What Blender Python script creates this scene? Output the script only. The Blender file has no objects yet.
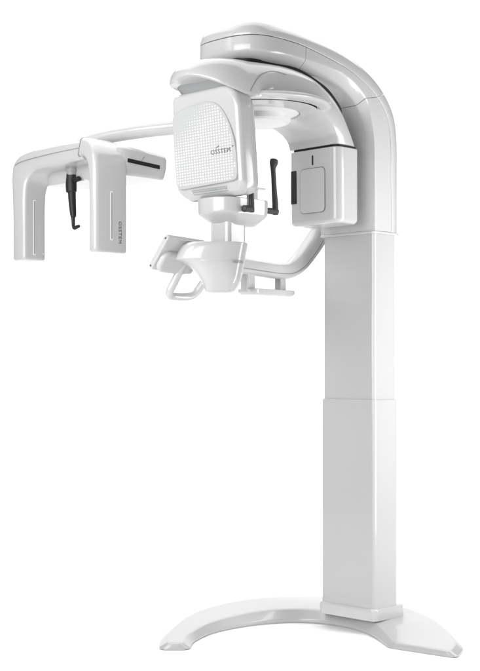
import bpy, bmesh, math, random
from mathutils import Vector, Matrix
R = math.radians
PI = math.pi
S = bpy.context.scene
COL = S.collection

# ------------------------------------------------------------------ materials
def mat(name, color, rough=0.35, coat=0.0, bump=0.0, bscale=300.0, var=0.0, metallic=0.0, ior=1.5):
    m = bpy.data.materials.new(name); m.use_nodes = True
    nt = m.node_tree; b = nt.nodes['Principled BSDF']
    b.inputs['Base Color'].default_value = (*color, 1)
    b.inputs['Roughness'].default_value = rough
    b.inputs['Metallic'].default_value = metallic
    b.inputs['IOR'].default_value = ior
    b.inputs['Coat Weight'].default_value = coat
    b.inputs['Coat Roughness'].default_value = 0.09
    tc = nt.nodes.new('ShaderNodeTexCoord')
    if var:
        n = nt.nodes.new('ShaderNodeTexNoise'); n.inputs['Scale'].default_value = 6
        n.inputs['Detail'].default_value = 4
        nt.links.new(tc.outputs['Object'], n.inputs['Vector'])
        mr = nt.nodes.new('ShaderNodeMapRange')
        mr.inputs['To Min'].default_value = rough - var; mr.inputs['To Max'].default_value = rough + var
        nt.links.new(n.outputs['Fac'], mr.inputs['Value']); nt.links.new(mr.outputs['Result'], b.inputs['Roughness'])
    if bump:
        n2 = nt.nodes.new('ShaderNodeTexNoise'); n2.inputs['Scale'].default_value = bscale
        nt.links.new(tc.outputs['Object'], n2.inputs['Vector'])
        bp = nt.nodes.new('ShaderNodeBump'); bp.inputs['Strength'].default_value = bump
        bp.inputs['Distance'].default_value = 0.001
        nt.links.new(n2.outputs['Fac'], bp.inputs['Height']); nt.links.new(bp.outputs['Normal'], b.inputs['Normal'])
    return m

ALB = 0.55
WHITE = mat('white_enamel', (ALB, ALB*1.004, ALB*1.01), 0.26, 0.70, 0.0, 260, 0.0)
COLW = mat('column_enamel', (0.495, 0.497, 0.50), 0.28, 0.6)
BASEW = mat('base_enamel', (0.47, 0.472, 0.476), 0.30, 0.5)
PANEL = mat('pale_grey_panel', (0.56, 0.564, 0.568), 0.42, 0.1, 0.05, 300, 0.05)
NECK = mat('grey_satin_plastic', (0.27, 0.273, 0.277), 0.38, 0.1, 0.05, 300, 0.05)
GREY = mat('mid_grey_plastic', (0.34, 0.345, 0.35), 0.4, 0.0, 0.05, 300, 0.04)
SEAM = mat('seam_gasket', (0.20, 0.20, 0.205), 0.7)
BLACK = mat('black_plastic', (0.008, 0.008, 0.0085), 0.5, 0.0, 0.1, 400, 0.05)
RUBBER = mat('charcoal_rubber', (0.035, 0.036, 0.036), 0.55, 0.0, 0.15, 350, 0.06)
INK = mat('grey_lettering', (0.19, 0.193, 0.197), 0.5)
INKD = mat('dark_lettering', (0.10, 0.10, 0.103), 0.5)
INKL = mat('faint_lettering', (0.40, 0.405, 0.41), 0.5)
GRID = mat('white_grille', (0.80, 0.80, 0.80), 0.35)
GRIDB = mat('grille_groove_shade', (0.49, 0.495, 0.50), 0.5)  # grey panel colour standing in for shade in the grooves between cells
SCREEN = mat('dark_glass_screen', (0.01, 0.012, 0.015), 0.08, 0.5)
STEEL = mat('brushed_steel', (0.45, 0.45, 0.46), 0.3, metallic=1.0)
PAPER = mat('white_seamless_sweep', (0.93, 0.93, 0.93), 0.75, 0.0, 0.05, 80)

# ------------------------------------------------------------------ mesh helpers
class MB:
    def __init__(self): self.v = []; self.f = []; self.m = []
    def add(self, verts, faces, mi=0):
        o = len(self.v); self.v += [tuple(p) for p in verts]
        for f in faces:
            self.f.append([i + o for i in f]); self.m.append(mi)
    def loft(self, rings, cap0=True, cap1=True, mi=0, bands=None, closed=True):
        n = len(rings[0]); vs = [p for r in rings for p in r]; o = len(self.v)
        self.v += [tuple(p) for p in vs]
        for k in range(len(rings) - 1):
            mm = bands[k] if bands else mi
            for i in range(n if closed else n - 1):
                j = (i + 1) % n
                self.f.append([o + k*n + i, o + k*n + j, o + (k+1)*n + j, o + (k+1)*n + i]); self.m.append(mm)
        if cap0: self.f.append([o + i for i in range(n)][::-1]); self.m.append(bands[0] if bands else mi)
        if cap1: self.f.append([o + (len(rings)-1)*n + i for i in range(n)]); self.m.append(bands[-1] if bands else mi)
    def build(self, name, mats, parent, angle=38, wn=True, label=None):
        me = bpy.data.meshes.new(name)
        me.from_pydata(self.v, [], self.f)
        bm = bmesh.new(); bm.from_mesh(me)
        for f, i in zip(bm.faces, self.m): f.material_index = i
        bmesh.ops.remove_doubles(bm, verts=bm.verts, dist=1e-6)
        bmesh.ops.recalc_face_normals(bm, faces=bm.faces)
        for f in bm.faces: f.smooth = True
        bm.to_mesh(me); bm.free()
        for m in (mats if isinstance(mats, (list, tuple)) else [mats]): me.materials.append(m)
        me.set_sharp_from_angle(angle=R(angle))
        o = bpy.data.objects.new(name, me); COL.objects.link(o); o.parent = parent
        if wn:
            w = o.modifiers.new('wn', 'WEIGHTED_NORMAL'); w.keep_sharp = True
        if label: o['label'] = label
        return o

def rrect(x0, x1, y0, y1, rad, n=6):
    if not isinstance(rad, (list, tuple)): rad = [rad]*4          # BL BR TR TL
    pts = []
    for (cx, cy, a0), r in zip(((x0, y0, 180), (x1, y0, 270), (x1, y1, 0), (x0, y1, 90)), rad):
        r = max(r, 1e-4)
        ox = cx + r if cx == x0 else cx - r
        oy = cy + r if cy == y0 else cy - r
        for i in range(n + 1):
            a = R(a0 + 90.0*i/n); pts.append((ox + r*math.cos(a), oy + r*math.sin(a)))
    return pts

def inset(pts, d):
    n = len(pts); out = []
    area = sum(pts[i][0]*pts[(i+1) % n][1] - pts[(i+1) % n][0]*pts[i][1] for i in range(n))
    sg = 1 if area > 0 else -1
    for i in range(n):
        a = Vector(pts[i-1]); b = Vector(pts[i]); c = Vector(pts[(i+1) % n])
        t1 = (b - a); t2 = (c - b)
        if t1.length < 1e-9: t1 = t2
        if t2.length < 1e-9: t2 = t1
        t1.normalize(); t2.normalize()
        n1 = Vector((-t1.y, t1.x))*sg; n2 = Vector((-t2.y, t2.x))*sg
        nn = n1 + n2
        if nn.length < 1e-6: nn = n1
        nn.normalize(); k = 1/max(0.5, nn.dot(n1))
        q = b + nn*d*k; out.append((q.x, q.y))
    return out

def bev_steps(r, n=4):
    return [(r*(1 - math.sin(PI/2*i/n)), r*(1 - math.cos(PI/2*i/n))) for i in range(n + 1)]  # (inset, depth)

def slab(mb, outline, w0, w1, bev0, bev1, fn, mi=0, n=4):
    """outline extruded from w0 to w1 with rounded rims; fn(u,v,w) -> local point"""
    sgn = 1 if w1 > w0 else -1; rings = []
    for ins, dep in (bev_steps(bev0, n) if bev0 else [(0, 0)]):
        o = inset(outline, ins) if ins > 1e-9 else outline
        rings.append([fn(u, v, w0 + sgn*dep) for u, v in o])
    for ins, dep in reversed(bev_steps(bev1, n) if bev1 else [(0, 0)]):
        o = inset(outline, ins) if ins > 1e-9 else outline
        rings.append([fn(u, v, w1 - sgn*dep) for u, v in o])
    mb.loft(rings, mi=mi)

def box(mb, x0, x1, y0, y1, z0, z1, rad=0.004, bev=0.003, mi=0, n=4):
    slab(mb, rrect(x0, x1, y0, y1, rad, n), z0, z1, bev, bev, lambda u, v, w: (u, v, w), mi, 3)

def cr(pts, k=8):
    """Catmull-Rom through tuples of any length"""
    P = [Vector(p) if len(p) <= 4 else None for p in pts]
    pts = [list(p) for p in pts]; out = []
    ext = [[2*a - b for a, b in zip(pts[0], pts[1])]] + pts + [[2*a - b for a, b in zip(pts[-1], pts[-2])]]
    for i in range(1, len(ext) - 2):
        p0, p1, p2, p3 = ext[i-1:i+3]
        for s in range(k):
            t = s/k
            out.append(tuple(0.5*(2*b + (c - a)*t + (2*a - 5*b + 4*c - d)*t*t + (3*b - a - 3*c + d)*t**3)
                             for a, b, c, d in zip(p0, p1, p2, p3)))
    out.append(tuple(pts[-1])); return out

def resample(pts, n):
    P = [Vector(p) for p in pts]; L = [0]
    for a, b in zip(P, P[1:]): L.append(L[-1] + (b - a).length)
    out = []; j = 0
    for i in range(n):
        d = L[-1]*i/(n - 1)
        while j < len(L) - 2 and L[j+1] < d: j += 1
        t = (d - L[j])/max(1e-9, L[j+1] - L[j]); out.append(P[j].lerp(P[j+1], min(1, max(0, t))))
    return out

def tube(mb, pts, rad, n=16, k=8, cap=True, flat=1.0, up=(0, 0, 1), mi=0, sq=1.0):
    """round or oval bar; rad number or list per point; flat scales the section along 'up'"""
    rl = rad if isinstance(rad, (list, tuple)) else [rad]*len(pts)
    C = cr([(*p, r) for p, r in zip(pts, rl)], k) if len(pts) > 2 and k > 1 else [(*p, r) for p, r in zip(pts, rl)]
    rings = []
    Pv = [Vector(c[:3]) for c in C]
    def frame(i):
        t = (Pv[min(i+1, len(Pv)-1)] - Pv[max(i-1, 0)]).normalized()
        s = t.cross(Vector(up)); 
        if s.length < 1e-4: s = t.cross(Vector((1, 0, 0)))
        s.normalize(); return t, s, s.cross(t).normalized()
    pw = lambda x: math.copysign(abs(x)**sq, x)
    def ring(c, s, u, r): return [tuple(c + s*(r*pw(math.cos(2*PI*q/n))) + u*(r*flat*pw(math.sin(2*PI*q/n)))) for q in range(n)]
    t, s, u = frame(0); r0 = C[0][3]
    if cap:
        for q in (0.25, 0.6, 0.9): rings.append(ring(Pv[0] - t*(r0*0.35*(1-q)), s, u, r0*math.sqrt(1-(1-q)**2)))
    for i in range(len(Pv)):
        t, s, u = frame(i); rings.append(ring(Pv[i], s, u, C[i][3]))
    if cap:
        r1 = C[-1][3]
        for q in (0.9, 0.6, 0.25): rings.append(ring(Pv[-1] + t*(r1*0.35*(1-q)), s, u, r1*math.sqrt(1-(1-q)**2)))
    mb.loft(rings, mi=mi)

def lathe(mb, prof, cx, cy, n=72, mi=0, bands=None):
    """prof list of (radius, z), axis vertical through (cx, cy)"""
    rings = [[(cx + r*math.cos(2*PI*q/n), cy + r*math.sin(2*PI*q/n), z) for q in range(n)] for r, z in prof]
    mb.loft(rings, cap0=True, cap1=True, mi=mi, bands=bands)

def lettering(text, size, fn, name, m, parent, depth=0.0006, xs=1.0, sp=1.0, bold=0.0):
    """text as real mesh letters; fn maps (x, y, height) of the lettering plane to a local point"""
    cu = bpy.data.curves.new(name, 'FONT'); cu.body = text; cu.size = size; cu.extrude = depth; cu.offset = bold
    cu.space_character = sp; cu.align_x = 'CENTER'; cu.align_y = 'CENTER'; cu.resolution_u = 4
    t = bpy.data.objects.new(name + '_curve', cu); COL.objects.link(t)
    bpy.context.view_layer.update()
    dg = bpy.context.evaluated_depsgraph_get()
    me = bpy.data.meshes.new_from_object(t.evaluated_get(dg))
    bpy.data.objects.remove(t); bpy.data.curves.remove(cu)
    me.name = name
    for v in me.vertices: v.co = fn(v.co.x*xs, v.co.y, v.co.z)
    me.materials.clear(); me.materials.append(m)
    bm = bmesh.new(); bm.from_mesh(me); bmesh.ops.recalc_face_normals(bm, faces=bm.faces); bm.to_mesh(me); bm.free()
    o = bpy.data.objects.new(name, me); COL.objects.link(o); o.parent = parent
    return o

def swoosh(size, fn, mb_into):
    """the little flame-like stroke above the lettering's first S"""
    pass

# ------------------------------------------------------------------ the machine's root
# local axes: x = machine's right (towards lower right of the picture), y = backward, z = up
ROOT = bpy.data.objects.new('dental_xray_machine', None); COL.objects.link(ROOT)
ROOT.location = (0.42, 4.62, 0); ROOT.rotation_euler = (0, 0, R(-45))
ROOT['label'] = 'tall white dental panoramic x-ray machine on a crescent foot with a long side arm'
ROOT['category'] = 'x-ray machine'
s2 = math.sqrt(0.5)
def w2l(X, Y): dx, dy = X - 0.42, Y - 4.62; return s2*(dx - dy), s2*(dx + dy)

# ------------------------------------------------------------------ crescent base
inn = [(-.163, 4.262), (-.150, 4.37), (-.085, 4.52), (.03, 4.635), (.15, 4.695), (.25, 4.695), (.34, 4.64), (.415, 4.545), (.455, 4.44), (.482, 4.305)]
out = [(-.262, 4.262), (-.263, 4.37), (-.245, 4.50), (-.200, 4.67), (-.125, 4.81), (-.01, 4.93), (.15, 5.0), (.35, 5.0), (.50, 4.925), (.61, 4.785), (.69, 4.56), (.722, 4.38), (.722, 4.24), (.69, 4.14)]
N = 90
I2 = resample(cr([w2l(*p) for p in inn], 10), N); O2 = resample(cr([w2l(*p) for p in out], 10), N)
mb = MB()
# cross profile: (distance inwards from the rim, z)
prof = [(0.006, 0.0), (0.0, 0.006), (0.0, 0.014), (0.003, 0.018), (0.022, 0.043), (0.027, 0.047), (0.034, 0.0485)]
rings = []
for i in range(N):
    t = i/(N - 1); sm = lambda x: x*x*(3 - 2*x)
    hs = 1 - .50*sm(min(1, max(0, (.46 - t)/.46))) - .56*sm(min(1, max(0, (t - .76)/.24)))     # the feet get thinner towards their tips
    a, b = I2[i], O2[i]; d = (b - a); L = d.length; d.normalize()
    ring = [(*(b - d*q), z) for q, z in prof] + [(*(b - d*(L*0.5)), 0.0485)] + [(*(a + d*q), z) for q, z in reversed(prof)]
    rings.append([(x, y, z*hs) for x, y, z in ring])
def endcap(r, nxt):
    c = [Vector(p) for p in r]; m = [Vector(p) for p in nxt]
    dirv = (c[0] - m[0]); dirv.z = 0; dirv.normalize()
    cen = sum(c, Vector())/len(c); ax = (c[0] - c[-1]); ax.z = 0; L = ax.length; ax.normalize()
    res = []
    for out_d, ins, zk in ((0.005, .0015, .985), (0.011, .006, .94), (0.016, .012, .85), (.019, .0175, .45), (.0185, .0185, .10)):
        ring = []
        for p in c:
            u = (p - cen).dot(ax); u2 = u*(1 - 2*ins/L)
            q = p + ax*(u2 - u) + dirv*out_d
            ring.append((q.x, q.y, p.z*zk))
        res.append(ring)
    return res
e0 = endcap(rings[0], rings[1]); e1 = endcap(rings[-1], rings[-2])
mb.loft(e0[::-1] + rings + e1)
base = mb.build('base', BASEW, ROOT, 40)
mb = MB(); slab(mb, rrect(-.131, .131, -.073, .098, .022, 6), .046, .088, .002, .009, lambda u, v, w: (u, v, w))
mb.build('column_collar', WHITE, base)

# ------------------------------------------------------------------ telescopic column
mb = MB(); slab(mb, rrect(-.1215, .1215, -.0655, .0655, [.014]*4, 6), .085, .806, .002, .004, lambda u, v, w: (u, v, w))
low = mb.build('column_sleeve', COLW, ROOT)
mb = MB(); box(mb, -.09, .09, .0645, .094, .085, .80, .012, .003); mb.build('cable_duct', WHITE, low)
mb = MB(); slab(mb, rrect(-.116, .116, -.060, .060, [.013]*4, 6), .79, 1.40, .001, .001, lambda u, v, w: (u, v, w))
upc = mb.build('column', COLW, ROOT)
mb = MB(); box(mb, -.086, .086, .059, .086, .79, 1.39, .012, .002); mb.build('cable_duct', WHITE, upc)

# ------------------------------------------------------------------ carriage and overhead arm: one swept section
# station: inner(b,z) ridge(b,z) seam(b,z) outer(b,z) half width
st = [
 (-.071, 1.386, -.062, 1.386, .026, 1.386, .100, 1.386, .1245),
 (-.071, 1.46, -.062, 1.46, .026, 1.46, .100, 1.46, .1245),
 (-.071, 1.58, -.063, 1.58, .025, 1.58, .101, 1.58, .1245),
 (-.074, 1.68, -.066, 1.68, .022, 1.69, .101, 1.695, .1250),
 (-.088, 1.745, -.079, 1.752, .006, 1.772, .089, 1.782, .1255),
 (-.115, 1.792, -.103, 1.812, -.032, 1.826, .052, 1.848, .126),
 (-.160, 1.830, -.147, 1.853, -.095, 1.868, -.018, 1.912, .127),
 (-.230, 1.860, -.220, 1.888, -.190, 1.906, -.118, 1.960, .129),
 (-.320, 1.874, -.315, 1.903, -.300, 1.932, -.258, 1.996, .132),
 (-.440, 1.879, -.440, 1.908, -.440, 1.952, -.430, 2.013, .141),
 (-.540, 1.879, -.540, 1.908, -.540, 1.955, -.540, 2.017, .149),
]
ST = cr(st, 8)
def rshift(y): return -.013*max(0.0, min(1.0, (-.24 - y)/.30))
def body_half(s):
    ib, iz, rb, rz, sb, sz, ob, oz, w = s
    iw = max(w - .030*min(1, w/.06), w*.45)
    I = Vector((ib, iz)); Rr = Vector((rb, rz)); Se = Vector((sb, sz))
    P = []
    P.append((0.0, I)); P.append((iw*.55, I)); P.append((iw - .006*min(1, w/.06), I.lerp(Rr, .02))); P.append((iw + .002*min(1, w/.06), I.lerp(Rr, .10)))
    P.append((w - .005*min(1, w/.06), I.lerp(Rr, .84))); P.append((w - .0015*min(1, w/.06), I.lerp(Rr, .96))); P.append((w, Rr.lerp(Se, .10)))
    P.append((w*1.0, Rr.lerp(Se, .5))); P.append((w*.998, Se.lerp(Rr, min(.3, .002/max(1e-4, (Se-Rr).length)))))
    P.append((w*.998 - .004*min(1, w/.06), Se.lerp(Rr, min(.3, .002/max(1e-4, (Se-Rr).length)))))
    return P
def body_ring(s):
    h = body_half(s)
    sb, sz = s[4], s[5]
    ring = [(u, p.x, p.y) for u, p in h]
    lid = [(s[8]*.5, s[4], s[5]), (0, s[4], s[5])]
    right = ring + [(s[8]*.6, h[-1][1].x, h[-1][1].y)]
    left = [(-u, y, z) for u, y, z in right[:0:-1]]
    return [(u + rshift(y), y, z) for u, y, z in right + left]
def cover_half(s):
    ib, iz, rb, rz, sb, sz, ob, oz, w = s
    Se = Vector((sb, sz)); O = Vector((ob, oz)); d = O - Se; L = max(1e-4, d.length)
    q = min(1, w/.06)
    h = [(w*.6, Se.lerp(O, .001/L)), (w*.998 - .001*q, Se.lerp(O, .001/L)), (w*.998, Se.lerp(O, min(.5, .003/L))), (w - .0015*q, Se.lerp(O, .22)), (w - .006*q, Se.lerp(O, .45)), (w - .017*q, Se.lerp(O, .69)), (w - .034*q, Se.lerp(O, .87)),
         (max(w*.55, w - .058*q), Se.lerp(O, .96)), (w*.3, Se.lerp(O, 1.0)), (0, Se.lerp(O, 1.006))]
    return [(u, p.x, p.y) for u, p in h]
def cover_ring(s):
    right = cover_half(s)
    left = [(-u, y, z) for u, y, z in right[-2::-1]]
    return [(u + rshift(y), y, z) for u, y, z in right + left]
def nose(half, w, n=48, e=2.9, depth=.138):
    rings = []
    for k in range(n + 1):
        a = PI*k/n; c, sn = math.cos(a), math.sin(a)
        er = w*math.copysign(abs(c)**(2/e), c); eb = depth*abs(sn)**(2/e)
        rings.append([(er*(u/w) - .013, -.54 - eb*(u/w), z) for u, z in half])
    return rings
def sink(ring, d):
    c = sum((Vector(p) for p in ring), Vector())/len(ring); L = max((Vector(p) - c).length for p in ring)
    return [tuple(c + (Vector(p) - c)*(1 - d/max(L, 1e-3))) for p in ring]
def lerp_st(a, b, t): return tuple(x + (y - x)*t for x, y in zip(a, b))
def with_cuts(stations, cuts, ringfn, width=0.0016):
    rings = []; bands = []
    for i, s in enumerate(stations):
        rings.append(ringfn(s)); bands.append(0)
        if i in cuts:
            nx = stations[i+1]; L = max(1e-3, math.dist(s[4:6], nx[4:6])); e = width/L
            a = ringfn(s); b = ringfn(lerp_st(s, nx, e))
            rings += [sink(a, .004), sink(b, .004), b]; bands[-1] = 1; bands += [1, 1, 0]
    return rings, bands[:-1]
iA = 5*8 + 3      # seam between carriage and arm
iB = 9*8 - 1
mb = MB(); r_, b_ = with_cuts(ST[:iA+1], (), body_ring); mb.loft(r_, bands=b_)
carriage = mb.build('carriage', [WHITE, SEAM], ROOT, 40, wn=False)
gapst = lerp_st(ST[iA], ST[iA+1], .30)
mb = MB(); r_, b_ = with_cuts([gapst] + ST[iA+1:], (iB - iA,), body_ring); mb.loft(r_, bands=b_, cap1=False)
hb = [(u, p.y) for u, p in body_half(ST[-1])]; hb.append((ST[-1][8]*.6, hb[-1][1])); hb.append((0, hb[-1][1]))
mb.loft(nose(hb, ST[-1][8]), cap0=False, cap1=False, closed=False)
arm = mb.build('overhead_arm', [WHITE, SEAM], ROOT, 40, wn=False)
mb = MB(); mb.loft([sink(body_ring(s), .006) for s in ST[2:-3]]); mb.build('seam_liner', SEAM, arm, 40, wn=False)
mb = MB(); mb.loft([cover_ring(s) for s in ST[:iA+1]]); mb.build('back_cover', WHITE, carriage, 40, wn=False)
mb = MB(); mb.loft([cover_ring(s) for s in [gapst] + ST[iA+1:]], cap1=False)
hc = [(u - 0, z) for u, y, z in cover_half(ST[-1])]; hc.insert(0, (0, hc[0][1]))
mb.loft(nose(hc, ST[-1][8]), cap0=False, cap1=False, closed=False)
mb.build('top_cover', WHITE, arm, 40, wn=False)
# bottom lip of the carriage round the column
mb = MB(); slab(mb, rrect(-.1262, .1262, -.0725, .100, [.014, .014, .055, .055], 8), 1.377, 1.3855, .003, .003, lambda u, v, w: (u, v, w)); mb.build('bottom_lip', WHITE, carriage)

# ------------------------------------------------------------------ rotor (C-shaped gantry)
def rsec(s):
    ob, oz, ib, iz, w = s
    O = Vector((ob, oz)); I = Vector((ib, iz)); L = (O - I).length; d = (O - I)/max(L, 1e-6)
    H = .055 if ob < -.6 else min(.055, L*.6); P = []; n = 26; ri = min(.018, L*.12 + .001, w*.5, (L - H)*.8)
    cb = -.68; RR = .162
    for k in range(n + 1):                      # domed top, from the right rim to the left rim
        r = w*math.cos(PI*k/n)
        if ob < cb: ds = max(0, RR - math.hypot(r, ob - cb))
        else: ds = w - abs(r)
        q = min(1, ds/(.062 if ob < -.66 else .062 - .02*min(1, (ob + .66)/.1))); P.append((r, L - H + H*math.sqrt(max(0, 1 - (1 - q)**2))))
    P += [(-w, ri), (-w + ri*.3, ri*.3), (-w + ri, 0), (-w*.4, 0), (w*.4, 0), (w - ri, 0), (w - ri*.3, ri*.3), (w, ri)]
    out = []
    fb = max(0, min(1, (-.60 - ob)/.09)); fb = fb*fb*(3 - 2*fb)
    for r, v in P:
        p = I + d*v; out.append((r, p.x, p.y - .052*fb*max(0, 1 - v/L)*(max(0, r)/.15)**2.6))
    return out
rs = [(-.68, 1.867, -.682, 1.802, .162), (-.63, 1.868, -.632, 1.779, .165), (-.58, 1.868, -.58, 1.764, .168),
      (-.50, 1.866, -.50, 1.757, .170), (-.42, 1.857, -.425, 1.753, .166), (-.345, 1.841, -.372, 1.748, .152), (-.272, 1.815, -.318, 1.736, .136),
      (-.208, 1.773, -.278, 1.716, .123), (-.158, 1.715, -.254, 1.692, .1155), (-.126, 1.664, -.246, 1.664, .112)]
RS = cr(rs, 12)
tip = []
for k in range(1, 17):
    ph = PI/2*k/16*.985; c = math.cos(ph); bb = -.68 - .162*math.sin(ph)
    tip.append((bb, 1.867, bb - .001, 1.8125 - .0085*c, .162*c))
RS = tip[::-1] + RS
mb = MB(); mb.loft([rsec(s) for s in RS])
rotor = mb.build('rotor', WHITE, ROOT, 40, wn=False)
# shut line where the round front cover meets the rotor's shoulder
mb = MB(); tube(mb, [(0.1559, -0.7110, 1.7489), (0.1598, -0.7059, 1.7647), (0.1597, -0.6927, 1.7852), (0.1581, -0.6778, 1.8031), (0.1574, -0.6595, 1.8185), (0.1585, -0.6384, 1.8294), (0.1609, -0.6140, 1.8361), (0.1633, -0.5848, 1.8372), (0.1658, -0.5554, 1.8337)], .0010, 6, 6)
mb.build('shut_line', SEAM, rotor, wn=False)
# recessed neck band between the rotor's nose and the tube head
mb = MB(); rings = []
for z, b0, w0, w1 in ((1.772, -.746, -.138, .118), (1.782, -.752, -.142, .122), (1.800, -.768, -.146, .126), (1.816, -.782, -.146, .12)):
    rings.append([(u, v, z) for u, v in rrect(w0, w1, b0, -.60, [.07, .075, .03, .03], 9)])
mb.loft(rings); mb.build('neck', NECK, rotor)
# bearing ring underneath
mb = MB()
prof = [(.15, 1.770), (.206, 1.7735), (.226, 1.772), (.2325, 1.767), (.2335, 1.7615), (.230, 1.756), (.218, 1.752), (.1955, 1.7505), (.1955, 1.765), (.186, 1.765), (.186, 1.750), (.17, 1.746), (.13, 1.740), (.128, 1.752), (.02, 1.752)]
bd = [0]*(len(prof)-1); bd[7] = bd[8] = bd[9] = 1
lathe(mb, prof, 0, -.50, 192, bands=bd); mb.build('bearing_ring', [WHITE, BLACK], rotor, 40)
mb = MB(); lathe(mb, [(.02, 1.755), (.125, 1.755), (.125, 1.742), (.112, 1.736), (.100, 1.733), (.098, 1.716), (.092, 1.711), (.085, 1.709), (.02, 1.709)], 0, -.50, 72); mb.build('hub', GRID, rotor, 40)
# black filler between the rotor's top and the arm, standing in for the gap's shade
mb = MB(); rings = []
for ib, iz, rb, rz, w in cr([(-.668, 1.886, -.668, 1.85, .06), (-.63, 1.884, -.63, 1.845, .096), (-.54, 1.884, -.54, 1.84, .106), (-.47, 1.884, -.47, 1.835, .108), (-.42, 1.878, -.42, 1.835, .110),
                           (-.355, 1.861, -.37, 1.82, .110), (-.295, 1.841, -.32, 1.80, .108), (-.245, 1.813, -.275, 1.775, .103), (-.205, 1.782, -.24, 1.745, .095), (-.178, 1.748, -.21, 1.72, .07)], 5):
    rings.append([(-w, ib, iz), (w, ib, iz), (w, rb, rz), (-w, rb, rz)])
mb.loft(rings); mb.build('slewing_gap_shade', BLACK, arm, wn=False)

# ------------------------------------------------------------------ sensor housing
sh = bpy.data.objects
mb = MB(); slab(mb, rrect(-.111, .111, -.246, -.124, [.022, .034, .03, .022], 7), 1.402, 1.6565, .016, .003, lambda u, v, w: (u, v + (1.6565 - w)*0.012 if v < -.2 else v, w))
sens = mb.build('sensor_housing', WHITE, ROOT)
mb = MB(); box(mb, -.104, .104, -.238, -.131, 1.655, 1.666, .02, .001); mb.build('joint_gap', BLACK, sens)
fnF = lambda b0: (lambda u, v, w: (u, b0 - w, v))
mb = MB(); slab(mb, rrect(-.0565, .0565, 1.440, 1.594, .016, 6), -.004, .0012, 0, .0008, fnF(-.245)); mb.build('panel_rim', SEAM, sens)
mb = MB(); slab(mb, rrect(-.0545, .0545, 1.442, 1.592, .015, 6), -.004, .0035, 0, .0025, fnF(-.245)); mb.build('panel', PANEL, sens)
mb = MB(); slab(mb, rrect(-.0035, .0035, 1.603, 1.636, .002, 3), -.004, .0008, 0, .0004, fnF(-.2455)); mb.build('indicator_slot', BLACK, sens)
mb = MB(); slab(mb, rrect(-.100, -.074, 1.478, 1.592, .003, 3), -.006, .001, 0, .0004, fnF(-.2445))
for k in range(6): slab(mb, rrect(-.0835, -.0815, 1.492 + k*.016, 1.495 + k*.016, .0006, 2), 0, .0016, 0, .0003, fnF(-.2445), mi=1)
mb.build('sensor_window', [BLACK, RUBBER], sens)

# ------------------------------------------------------------------ tube head with grille
lean = lambda z, k=1.0: (1.775 - z)*0.085 + max(0, 1.484 - z)*0.75*k
outl = rrect(-.152, .149, 1.449, 1.785, [.040, .042, .075, .028], 10)
mb = MB(); rings = []
bf = -.757
for ins, dep in bev_steps(.017, 6): rings.append([(u, bf + dep + lean(v), v) for u, v in inset(outl, ins)])
for ins, dep, k in ((.0, .024, .55), (0, .032, .2), (.0, .045, 0), (.002, .062, 0), (.008, .078, 0), (.03, .098, 0), (.07, .116, 0)): rings.append([(u, bf + dep + lean(v, k), v) for u, v in inset(outl, ins)])
mb.loft(rings); tubeh = mb.build('tube_head', WHITE, ROOT, 40)
pan = resample(cr([(-.1465, 1.52), (-.147, 1.60), (-.1465, 1.700), (-.143, 1.716), (-.128, 1.726), (-.09, 1.734), (-.04, 1.7405), (.010, 1.7425), (.048, 1.735), (.080, 1.712), (.106, 1.670), (.122, 1.625), (.1295, 1.58), (.131, 1.525), (.1275, 1.503), (.112, 1.4915), (.04, 1.488), (-.06, 1.4855), (-.12, 1.4845), (-.1375, 1.488), (-.1455, 1.503), (-.1465, 1.519)], 6), 130)
pan = [(p.x, p.y) for p in pan][:-1]
fnT = lambda u, v, w: (u, bf - w + lean(v), v)
mb = MB(); slab(mb, pan, -.012, .0026, 0, .0016, fnT); grille = mb.build('grille', [GRIDB], tubeh)
# raised cells of the grille (one mesh: surface pattern of the panel)
def inside(u, v, poly):
    c = False; n = len(poly)
    for i in range(n):
        a, b = poly[i], poly[(i+1) % n]
        if (a[1] > v) != (b[1] > v) and u < (b[0]-a[0])*(v-a[1])/(b[1]-a[1]) + a[0]: c = not c
    return c
mb = MB(); lim = inset(pan, .0075)
pu, pv = .0118, .0087
for i in range(24):
    for j in range(32):
        u = -.142 + pu*(i + .5); v = 1.476 + pv*(j + .5)
        if not inside(u, v, lim): continue
        t = min(1, max(0, ((u + .142)/.27*.9 + (1.745 - v)/.25*1.25 - .34)/.50))     # the perforation thins out towards the upper far corner
        if t < .08: continue
        a, b = pu*.24*t**.6, pv*.255*t**.6
        p0 = [fnT(u+du, v+dv, .0024) for du, dv in ((-a*1.15, -b*1.15), (a*1.15, -b*1.15), (a*1.15, b*1.15), (-a*1.15, b*1.15))]
        p1 = [fnT(u+du, v+dv, .0040) for du, dv in ((-a, -b), (a, -b), (a, b), (-a, b))]
        mb.loft([p0, p1], cap0=False)
mb.build('grille_dots', GRID, grille, 20, wn=False)
L = lettering('OSSTEM', .0205, lambda x, y, z: fnT(.066 + x, 1.583 + y, .0044 + z), 'lettering', INK, grille, xs=1.08, sp=1.14, bold=-.0002)
mb = MB()
slab(mb, [(-.006, 0), (.004, .003), (.012, .009), (.003, .006)], 0, .0007, 0, 0, lambda u, v, w: fnT(.050 + u, 1.594 + v, .0044 + w)); mb.build('logo_accent', INK, grille, wn=False)
lettering('TM', .005, lambda x, y, z: fnT(.119 + x, 1.593 + y, .0044 + z), 'trademark', INK, grille)
# louvre strip on the lower rim
mb = MB()
for k in range(22):
    u = -.085 + k*.0072
    for q in range(3):
        v = 1.4785 - q*.0058; b0 = bf + lean(v) - .0008; b1 = bf + lean(v - .0036) - .0008
        mb.add([(u, b0, v), (u+.0042, b0, v), (u+.0042, b1, v-.0036), (u, b1, v-.0036)], [(0, 1, 2, 3)])
mb.build('louvre', GREY, tubeh, wn=False)

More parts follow.
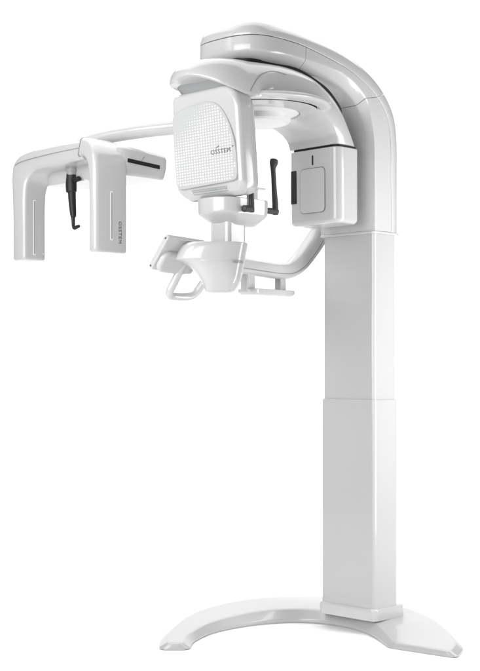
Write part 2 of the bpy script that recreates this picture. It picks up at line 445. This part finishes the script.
# ------------------------------------------------------------------ chin rest assembly
mb = MB()
# z, far-side end, near-side end, half depth: the flange juts out to the far front only
sec = [(1.302, -.585, -.398, .094), (1.300, -.592, -.395, .099), (1.292, -.605, -.396, .102), (1.275, -.616, -.399, .103), (1.258, -.624, -.402, .103), (1.250, -.625, -.403, .103), (1.246, -.615, -.404, .102), (1.240, -.598, -.405, .102), (1.228, -.578, -.408, .100),
       (1.210, -.560, -.412, .096), (1.190, -.545, -.417, .090), (1.170, -.534, -.425, .080), (1.156, -.528, -.433, .068), (1.149, -.523, -.441, .058), (1.1465, -.512, -.452, .045)]
CY = .514
def across(xp, yp, z): return (s2*(xp + yp), s2*(xp - yp), z)
def ell(z, xl, xr, hy, n=96, e=3.2):
    xc = (xl + xr)/2; hx = (xr - xl)/2; P = []
    for q in range(n):
        a = 2*PI*q/n; c, sn = math.cos(a), math.sin(a)
        P.append(across(xc + hx*math.copysign(abs(c)**(2/e), c), CY + hy*math.copysign(abs(sn)**(2/e), sn), z))
    return P
mb.loft([ell(1.3035, -.575, -.405, .085)] + [ell(*q) for q in cr(sec, 4)] + [ell(1.1458, -.505, -.46, .038)])
chin = mb.build('chin_rest_body', WHITE, ROOT, 40, wn=False)
def chin_face(x, y, z):
    xl, xr, hy = -.600, -.405, .102; xc = (xl + xr)/2; hx = (xr - xl)/2
    xp = -.4265 + x*.72; u = min(.995, abs((xp - xc)/hx))
    return across(xp + .0004, CY + hy*(1 - u**3.2)**(1/3.2) + .0010 + z, 1.240 + y)
lettering('OSSTEM', .0130, chin_face, 'lettering', INKL, chin)
mb = MB(); slab(mb, rrect(-.043, .043, -.690, -.604, [.016]*4, 6), 1.29, 1.392, .001, .001, lambda u, v, w: (u, v, w))
post = mb.build('chin_post', WHITE, ROOT)
# upper tray
mb = MB()
tr = rrect(-.088, .083, -.742, -.528, [.080, .070, .040, .04], 10)
rings = []
for k, z in ((.42, 1.364), (.56, 1.366), (.76, 1.380), (.90, 1.391), (.972, 1.3985), (.988, 1.404), (.996, 1.416), (1.0, 1.440), (.995, 1.446), (.975, 1.4475), (.95, 1.443), (.93, 1.439), (.85, 1.438)):
    cy = -.622 + .02*(1 - k)
    rings.append([(u*k, cy + (v + .622)*k, z) for u, v in tr])
mb.loft(rings); tray = mb.build('temple_tray', WHITE, ROOT, 40)
for sx, sy in ((.044, -.60), (.030, -.555)):
    mb = MB(); lathe(mb, [(.0012, 1.3795), (.004, 1.3795), (.004, 1.388), (.0012, 1.388)], sx, sy, 16); mb.build('screw', GREY, tray)
# bite post and plate
mb = MB(); box(mb, -.013, .013, -.553, -.523, 1.435, 1.492, .004, .001); bite = mb.build('bite_post', PANEL, ROOT)
mb = MB(); box(mb, -.026, .026, -.570, -.496, 1.4915, 1.4965, .010, .002); mb.build('bite_plate', WHITE, bite)
mb = MB(); lathe(mb, [(.0008, 1.496), (.003, 1.496), (.003, 1.512), (.0045, 1.514), (.0045, 1.521), (.001, 1.523)], -.002, -.528, 12); mb.build('bite_pin', BLACK, bite)
# temple supports: bent black rods
mb = MB()
tube(mb, [(-.010, -.530, 1.431), (-.016, -.46, 1.4325), (-.020, -.402, 1.4335)], .0105, 14, 3)
tube(mb, [(-.020, -.4080, 1.425), (-.020, -.4090, 1.46), (-.020, -.4130, 1.50), (-.020, -.4170, 1.55), (-.020, -.4190, 1.575), (-.020, -.4160, 1.593), (-.020, -.4145, 1.603)], [.0120, .0112, .0100, .0090, .0100, .0155, .0145], 14, 5, flat=.8, up=(1, 0, 0))
mb.build('temple_support', RUBBER, ROOT, 50, wn=False)
mb = MB()
tube(mb, [(.092, -.668, 1.411), (.090, -.650, 1.412), (.088, -.628, 1.413)], [.0108, .0102, .0095], 14, 3)
tube(mb, [(.088, -.630, 1.405), (.087, -.630, 1.45), (.084, -.630, 1.50), (.080, -.630, 1.55), (.078, -.632, 1.575), (.078, -.634, 1.590)], [.0098, .0090, .0084, .008, .0130, .0115], 14, 5, flat=.8, up=(1, 0, 0))
mb.build('temple_support', RUBBER, ROOT, 50, wn=False)
# support arm from the carriage to the chin rest
mb = MB()
pth = [(-.10, .035, 1.47), (-.165, .03, 1.452), (-.196, .008, 1.40), (-.20, -.040, 1.343), (-.20, -.098, 1.290), (-.20, -.155, 1.262), (-.20, -.22, 1.2565), (-.20, -.30, 1.260), (-.20, -.40, 1.265), (-.197, -.52, 1.268), (-.165, -.61, 1.268), (-.08, -.655, 1.266)]
tube(mb, pth, [.033, .034, .034, .033, .032, .030, .029, .0285, .0285, .0285, .0285, .0285], 40, 8, flat=1.0, sq=.72)
sarm = mb.build('support_arm', WHITE, ROOT, 50, wn=False)
mb = MB(); tube(mb, [(-.1708, -.50, 1.257), (-.1708, -.40, 1.254), (-.1708, -.30, 1.249), (-.1706, -.22, 1.2455), (-.170, -.155, 1.250), (-.1684, -.098, 1.2765), (-.1672, -.040, 1.330), (-.166, .0, 1.378)], .0009, 6, 6); mb.build('shut_line', SEAM, sarm, wn=False)
# tray under the support arm
mb = MB(); box(mb, -.222, -.184, -.372, -.334, 1.183, 1.250, .006, .001)
mb.build('hanger', WHITE, sarm)
mb = MB(); box(mb, -.219, -.187, -.204, -.174, 1.183, 1.250, .006, .001); mb.build('hanger', WHITE, sarm)
mb = MB(); rings = []
for k, z in ((.80, 1.166), (.93, 1.169), (1.0, 1.177), (1.0, 1.184), (.985, 1.187), (.95, 1.188)):
    rings.append([(-.205 + (p[0] + .205)*k, -.235 + (p[1] + .235)*k, z) for p in rrect(-.250, -.160, -.372, -.142, .032, 8)])
mb.loft(rings); mb.build('hanging_tray', WHITE, sarm)
# grab handle: a bent loop below the chin rest
def handle(sx):
    mb = MB()
    P = [(.045, -.735, 1.235), (.030, -.742, 1.200), (.012, -.752, 1.172), (-.002, -.765, 1.148), (-.008, -.785, 1.137), (-.010, -.815, 1.134), (-.010, -.845, 1.134), (-.008, -.866, 1.136), (.000, -.878, 1.148), (.016, -.872, 1.178), (.034, -.865, 1.212), (.05, -.858, 1.240)]
    tube(mb, [(x - .099, y + .071, 1.03*(z - .908) + .908) for x, y, z in P], .0128, 16, 6)
    return mb.build('grab_handle', WHITE, ROOT, 60, wn=False)
handle(1)
# touch screen beside the chin rest, facing away to the far side
org = Vector((-.085, -.905, 1.222)); eu = Vector((.62, 0.05, .785)).normalized(); ev = Vector((0, 1, 0)); ev = (ev - eu*ev.dot(eu)).normalized(); en = eu.cross(ev).normalized()
if en.z < 0: en = -en
fnS = lambda u, v, w: tuple(org + eu*u + ev*v + en*w)
mb = MB(); slab(mb, rrect(0, .122, 0, .175, .012, 5), -.009, .010, .004, .004, fnS); tab = mb.build('control_screen', WHITE, ROOT)
mb = MB(); slab(mb, rrect(.01, .112, .012, .163, .004, 3), .009, .0108, 0, .0005, fnS); mb.build('glass', SCREEN, tab)
mb = MB(); slab(mb, rrect(.0, .075, .010, .150, .030, 7), -.024, -.008, .012, 0, fnS); mb.build('screen_mount', PANEL, tab)
for q in (.010, .112):
    mb = MB(); slab(mb, [(q + .0032*math.cos(a*PI/6), .0032*math.sin(a*PI/6)) for a in range(12)], -.0012, .004, 0, 0, lambda u, v, w: tuple(org + eu*u + en*v + ev*w)); mb.build('screw', INKD, tab, wn=False)

# ------------------------------------------------------------------ side arm and head holder (cephalometric unit)
mb = MB()
pth = [(-.10, .06, 1.80), (-.35, .06, 1.845), (-.62, .04, 1.872), (-.86, .0, 1.884), (-1.04, -.06, 1.884), (-1.18, -.13, 1.872), (-1.28, -.19, 1.852), (-1.34, -.235, 1.822)]
tube(mb, pth, [.037, .034, .033, .0325, .032, .031, .029, .024], 24, 8)
mb.build('side_arm', WHITE, ROOT, 60, wn=False)
mb = MB()
# inverted U: outer/inner curve in (r, z), depth along b
ust = [  # outer r,z ; inner r,z ; b0 ; b1
 (-1.592, 1.376, -1.500, 1.376, -.360, -.245), (-1.592, 1.45, -1.500, 1.45, -.360, -.245), (-1.595, 1.58, -1.500, 1.58, -.360, -.245), (-1.602, 1.66, -1.499, 1.655, -.358, -.240),
 (-1.609, 1.720, -1.493, 1.690, -.354, -.225), (-1.603, 1.772, -1.478, 1.715, -.350, -.20), (-1.562, 1.804, -1.455, 1.728, -.348, -.18), (-1.48, 1.818, -1.42, 1.733, -.346, -.17),
 (-1.34, 1.824, -1.33, 1.736, -.345, -.17), (-1.24, 1.824, -1.24, 1.738, -.345, -.17), (-1.12, 1.822, -1.13, 1.740, -.345, -.17)]
def usec(s):
    ox, oz, ix, iz, b0, b1 = s
    O = Vector((ox, oz)); I = Vector((ix, iz)); L = (O - I).length; d = (O - I)/L
    return [((I + d*v).x, u, (I + d*v).y) for u, v in rrect(b0, b1, 0, L, [.016, .016, .022, .030], 6)]
US = cr(ust, 6)
r0 = [usec(s) for s in US]
def shrinkz(ring, k, dz):
    c = sum((Vector(p) for p in ring), Vector())/len(ring)
    return [(c.x + (p[0]-c.x)*k, c.y + (p[1]-c.y)*k, p[2] - dz) for p in ring]
rings = [shrinkz(r0[0], .86, .010), shrinkz(r0[0], .93, .0085), shrinkz(r0[0], .975, .005)] + r0
mb.loft(rings); hold = mb.build('head_holder', WHITE, ROOT, 40, wn=False)
# thin shut line along the beam
mb = MB(); P = [(-1.575, -.3505, 1.764), (-1.545, -.3500, 1.773), (-1.48, -.349, 1.779), (-1.42, -.3475, 1.782), (-1.30, -.3460, 1.786), (-1.15, -.3458, 1.787)]
tube(mb, P, .0011, 6, 5); mb.build('shut_line', SEAM, hold, wn=False)
# right pad: own shell that wraps over the beam
pst = [(-1.064, 1.378, -1.020, 1.378, -.368, -.206), (-1.064, 1.45, -1.020, 1.45, -.368, -.206), (-1.064, 1.60, -1.020, 1.60, -.368, -.206), (-1.066, 1.68, -1.020, 1.695, -.368, -.206), (-1.078, 1.722, -1.024, 1.745, -.367, -.206), (-1.097, 1.742, -1.042, 1.783, -.364, -.206), (-1.117, 1.750, -1.075, 1.810, -.360, -.206), (-1.14, 1.752, -1.12, 1.826, -.357, -.206)]
def psec(s):
    ix, iz, ox, oz, b0, b1 = s
    O = Vector((ox, oz)); I = Vector((ix, iz)); L = (O - I).length; d = (O - I)/L
    return [((I + d*v).x, u, (I + d*v).y) for u, v in rrect(b0, b1, 0, L, [.012, .012, .012, .020], 6)]
r0 = [psec(s) for s in cr(pst, 6)]
mb = MB(); mb.loft([shrinkz(r0[0], .86, .009), shrinkz(r0[0], .93, .0075), shrinkz(r0[0], .975, .0045)] + r0)
pad = mb.build('sensor_pad', WHITE, ROOT, 40, wn=False)
mb = MB(); mb.loft([[(c.x + (p[0]-c.x)*k, c.y + (p[1]-c.y)*k, c.z + (p[2]-c.z)*k) for p in r0[-1]] for c in [sum((Vector(p) for p in r0[-1]), Vector())/len(r0[-1])] for k in (1.0,)] + [[(x - .004, c.y + (y-c.y)*1.02, c.z + (z-c.z)*1.04) for x, y, z in r0[-1]] for c in [sum((Vector(p) for p in r0[-1]), Vector())/len(r0[-1])]]); mb.build('edge_gasket', SEAM, pad, wn=False)
fnR = lambda r: (lambda u, v, w: (r + w, u, v))
def slot(parent, r, b, z0, z1):
    mb = MB(); slab(mb, rrect(b - .0075, b + .0075, z0 - .006, z1 + .006, .005, 4), -.004, .0014, 0, .001, fnR(r)); mb.build('slot_frame', GRID, parent)
    mb = MB(); slab(mb, rrect(b - .0032, b + .0032, z0, z1, .002, 4), -.004, .0020, 0, .0003, fnR(r)); mb.build('slot', GREY, parent)
slot(pad, -1.020, -.286, 1.422, 1.604); slot(hold, -1.500, -.306, 1.392, 1.612)
lettering('OSSTEM', .0235, lambda x, y, z: (-1.0194 + z, -.244 + y*.9, 1.450 - x), 'lettering', INKD, pad, xs=0.95, sp=1.14, bold=-.0002)
mb = MB(); lathe(mb, [(.001, 0), (.003, 0), (.003, .001), (.001, .001)], 0, 0, 10)
mb.v = [(-1.4995 + z, -.262 + x, 1.395 + y) for x, y, z in mb.v]; mb.build('status_lamp', GRID, hold, wn=False)
# plate behind the beam with the long dark slot
pl = [(-1.020, -.205), (-1.020, -.02), (-1.026, .008), (-1.045, .022), (-1.40, .022), (-1.47, -.02), (-1.52, -.14), (-1.53, -.24), (-1.50, -.25), (-1.30, -.25), (-1.06, -.25), (-1.03, -.235)]
pl2 = [(p.x, p.y) for p in resample(pl + [pl[0]], 90)][:-1]
mb = MB(); rings = []
for ins, z in ((.018, 1.6825), (.015, 1.684), (.012, 1.688), (.008, 1.698), (.002, 1.722), (.0, 1.742), (.0, 1.766), (.004, 1.775), (.014, 1.783), (.03, 1.788)):
    rings.append([(u, v, z + (.018*max(0, min(1, (-v)/.25)) if z > 1.76 else 0)) for u, v in inset(pl2, ins)])
mb.loft(rings); plate = mb.build('holder_plate', WHITE, hold, 40)
mb = MB(); slab(mb, rrect(-.205, -.034, 1.722, 1.738, .003, 3), -.01, .0012, 0, .0004, fnR(-1.0205))
v0 = [(x, y, z) for x, y, z in mb.v]; mb.v = [(x, y, z + (-.06)*(y + .034)) for x, y, z in v0]
mb.build('dark_slot', BLACK, plate, wn=False)
mb = MB(); tube(mb, [(-1.0197, -.135, 1.742), (-1.0197, -.115, 1.765)], .0009, 6, 1); mb.build('shut_line', SEAM, plate, wn=False)
mb = MB(); lathe(mb, [(.02, 1.690), (.090, 1.690), (.0905, 1.6815), (.089, 1.6800), (.02, 1.6795)], -1.28, -.15, 48); mb.build('turning_disc', WHITE, plate)
# nasion support: black hanging pointer
mb = MB(); lathe(mb, [(.004, 1.745), (.026, 1.745), (.026, 1.722), (.020, 1.716), (.018, 1.70), (.004, 1.70)], -1.315, -.255, 24); nas = mb.build('nasion_support', GREY, ROOT)
mb = MB()
tube(mb, [(-1.317, -.255, 1.712), (-1.318, -.255, 1.67), (-1.317, -.255, 1.640)], [.021, .024, .0235], 16, 5, flat=.9, up=(0, 1, 0))
tube(mb, [(-1.314, -.255, 1.645), (-1.311, -.255, 1.60), (-1.306, -.255, 1.555), (-1.303, -.255, 1.535)], [.0165, .0155, .0135, .0115], 14, 5, up=(0, 1, 0))
tube(mb, [(-1.306, -.256, 1.555), (-1.302, -.257, 1.52), (-1.299, -.258, 1.496), (-1.292, -.258, 1.487), (-1.275, -.258, 1.491), (-1.262, -.258, 1.493)], [.010, .0075, .007, .007, .0075, .006], 12, 5, up=(0, 1, 0))
mb.build('pointer', BLACK, nas, 60, wn=False)
mb = MB(); tube(mb, [(-1.315, -.258, 1.683), (-1.285, -.258, 1.683), (-1.262, -.258, 1.687)], [.011, .0105, .0105], 14, 3); mb.build('clamp_knob', BLACK, nas, 50, wn=False)

# ------------------------------------------------------------------ studio sweep
mb = MB(); prof = [(-4.0, 0.0), (0, 0), (4, 0), (8.0, 0)] + [(8.0 + 3*math.sin(R(a)), 3 - 3*math.cos(R(a))) for a in range(6, 91, 6)] + [(11.0, 4.5), (11.0, 6.5)]
mb.loft([[(x, y, z) for y, z in prof] for x in (-3.3, -1.5, 0, 1.5, 3.3)], cap0=False, cap1=False, closed=False)
sw = mb.build('studio_backdrop', PAPER, None, 60, wn=False); sw['kind'] = 'structure'

# ------------------------------------------------------------------ light
W = bpy.data.worlds.new('World'); S.world = W; W.use_nodes = True
W.node_tree.nodes['Background'].inputs['Color'].default_value = (1, 1, 1, 1)
W.node_tree.nodes['Background'].inputs['Strength'].default_value = 0.20
def area(name, loc, target, sx, sy, power, spread=180):
    l = bpy.data.lights.new(name, 'AREA'); l.shape = 'RECTANGLE'; l.size = sx; l.size_y = sy; l.energy = power; l.spread = R(spread)
    o = bpy.data.objects.new(name, l); COL.objects.link(o); o.location = loc
    o.rotation_euler = (Vector(target) - Vector(loc)).to_track_quat('-Z', 'Y').to_euler()
    return o
area('overhead_softbox', (0, 6.6, 4.9), (0, 6.9, 0), 7, 6, 305)
area('background_lamp', (0, 8.0, 5.0), (0, 11, 2.6), 5, 1, 75)
area('left_softbox', (-1.5, 2.9, 1.6), (-.1, 4.2, 1.5), 1.0, 1.4, 24)
area('front_fill', (-1.6, .2, 1.6), (.1, 4.4, 1.3), 2.2, 2.0, 80)  # added fill that lifts the front faces, no known source there
area('right_strip', (1.15, 4.15, 1.0), (.5, 4.65, 1.0), .35, 1.5, 13)
area('side_arm_fill', (-2.3, 3.9, 2.3), (-.6, 5.3, 1.6), .9, .9, 3.3, 70)  # fill added only to brighten the side arm and head holder

# ------------------------------------------------------------------ camera and render
cam = bpy.data.cameras.new('camera'); co = bpy.data.objects.new('camera', cam); COL.objects.link(co)
co.location = (0, 0, .908); co.rotation_euler = (R(90), 0, 0)
cam.sensor_fit = 'HORIZONTAL'; cam.sensor_width = 36; cam.lens = 1310/480*36; cam.shift_y = 34.5/480; cam.clip_end = 200
S.camera = co
S.view_settings.view_transform = 'Standard'; S.view_settings.look = 'None'; S.view_settings.gamma = 1
S.cycles.use_denoising = True
S.cycles.max_bounces = 8
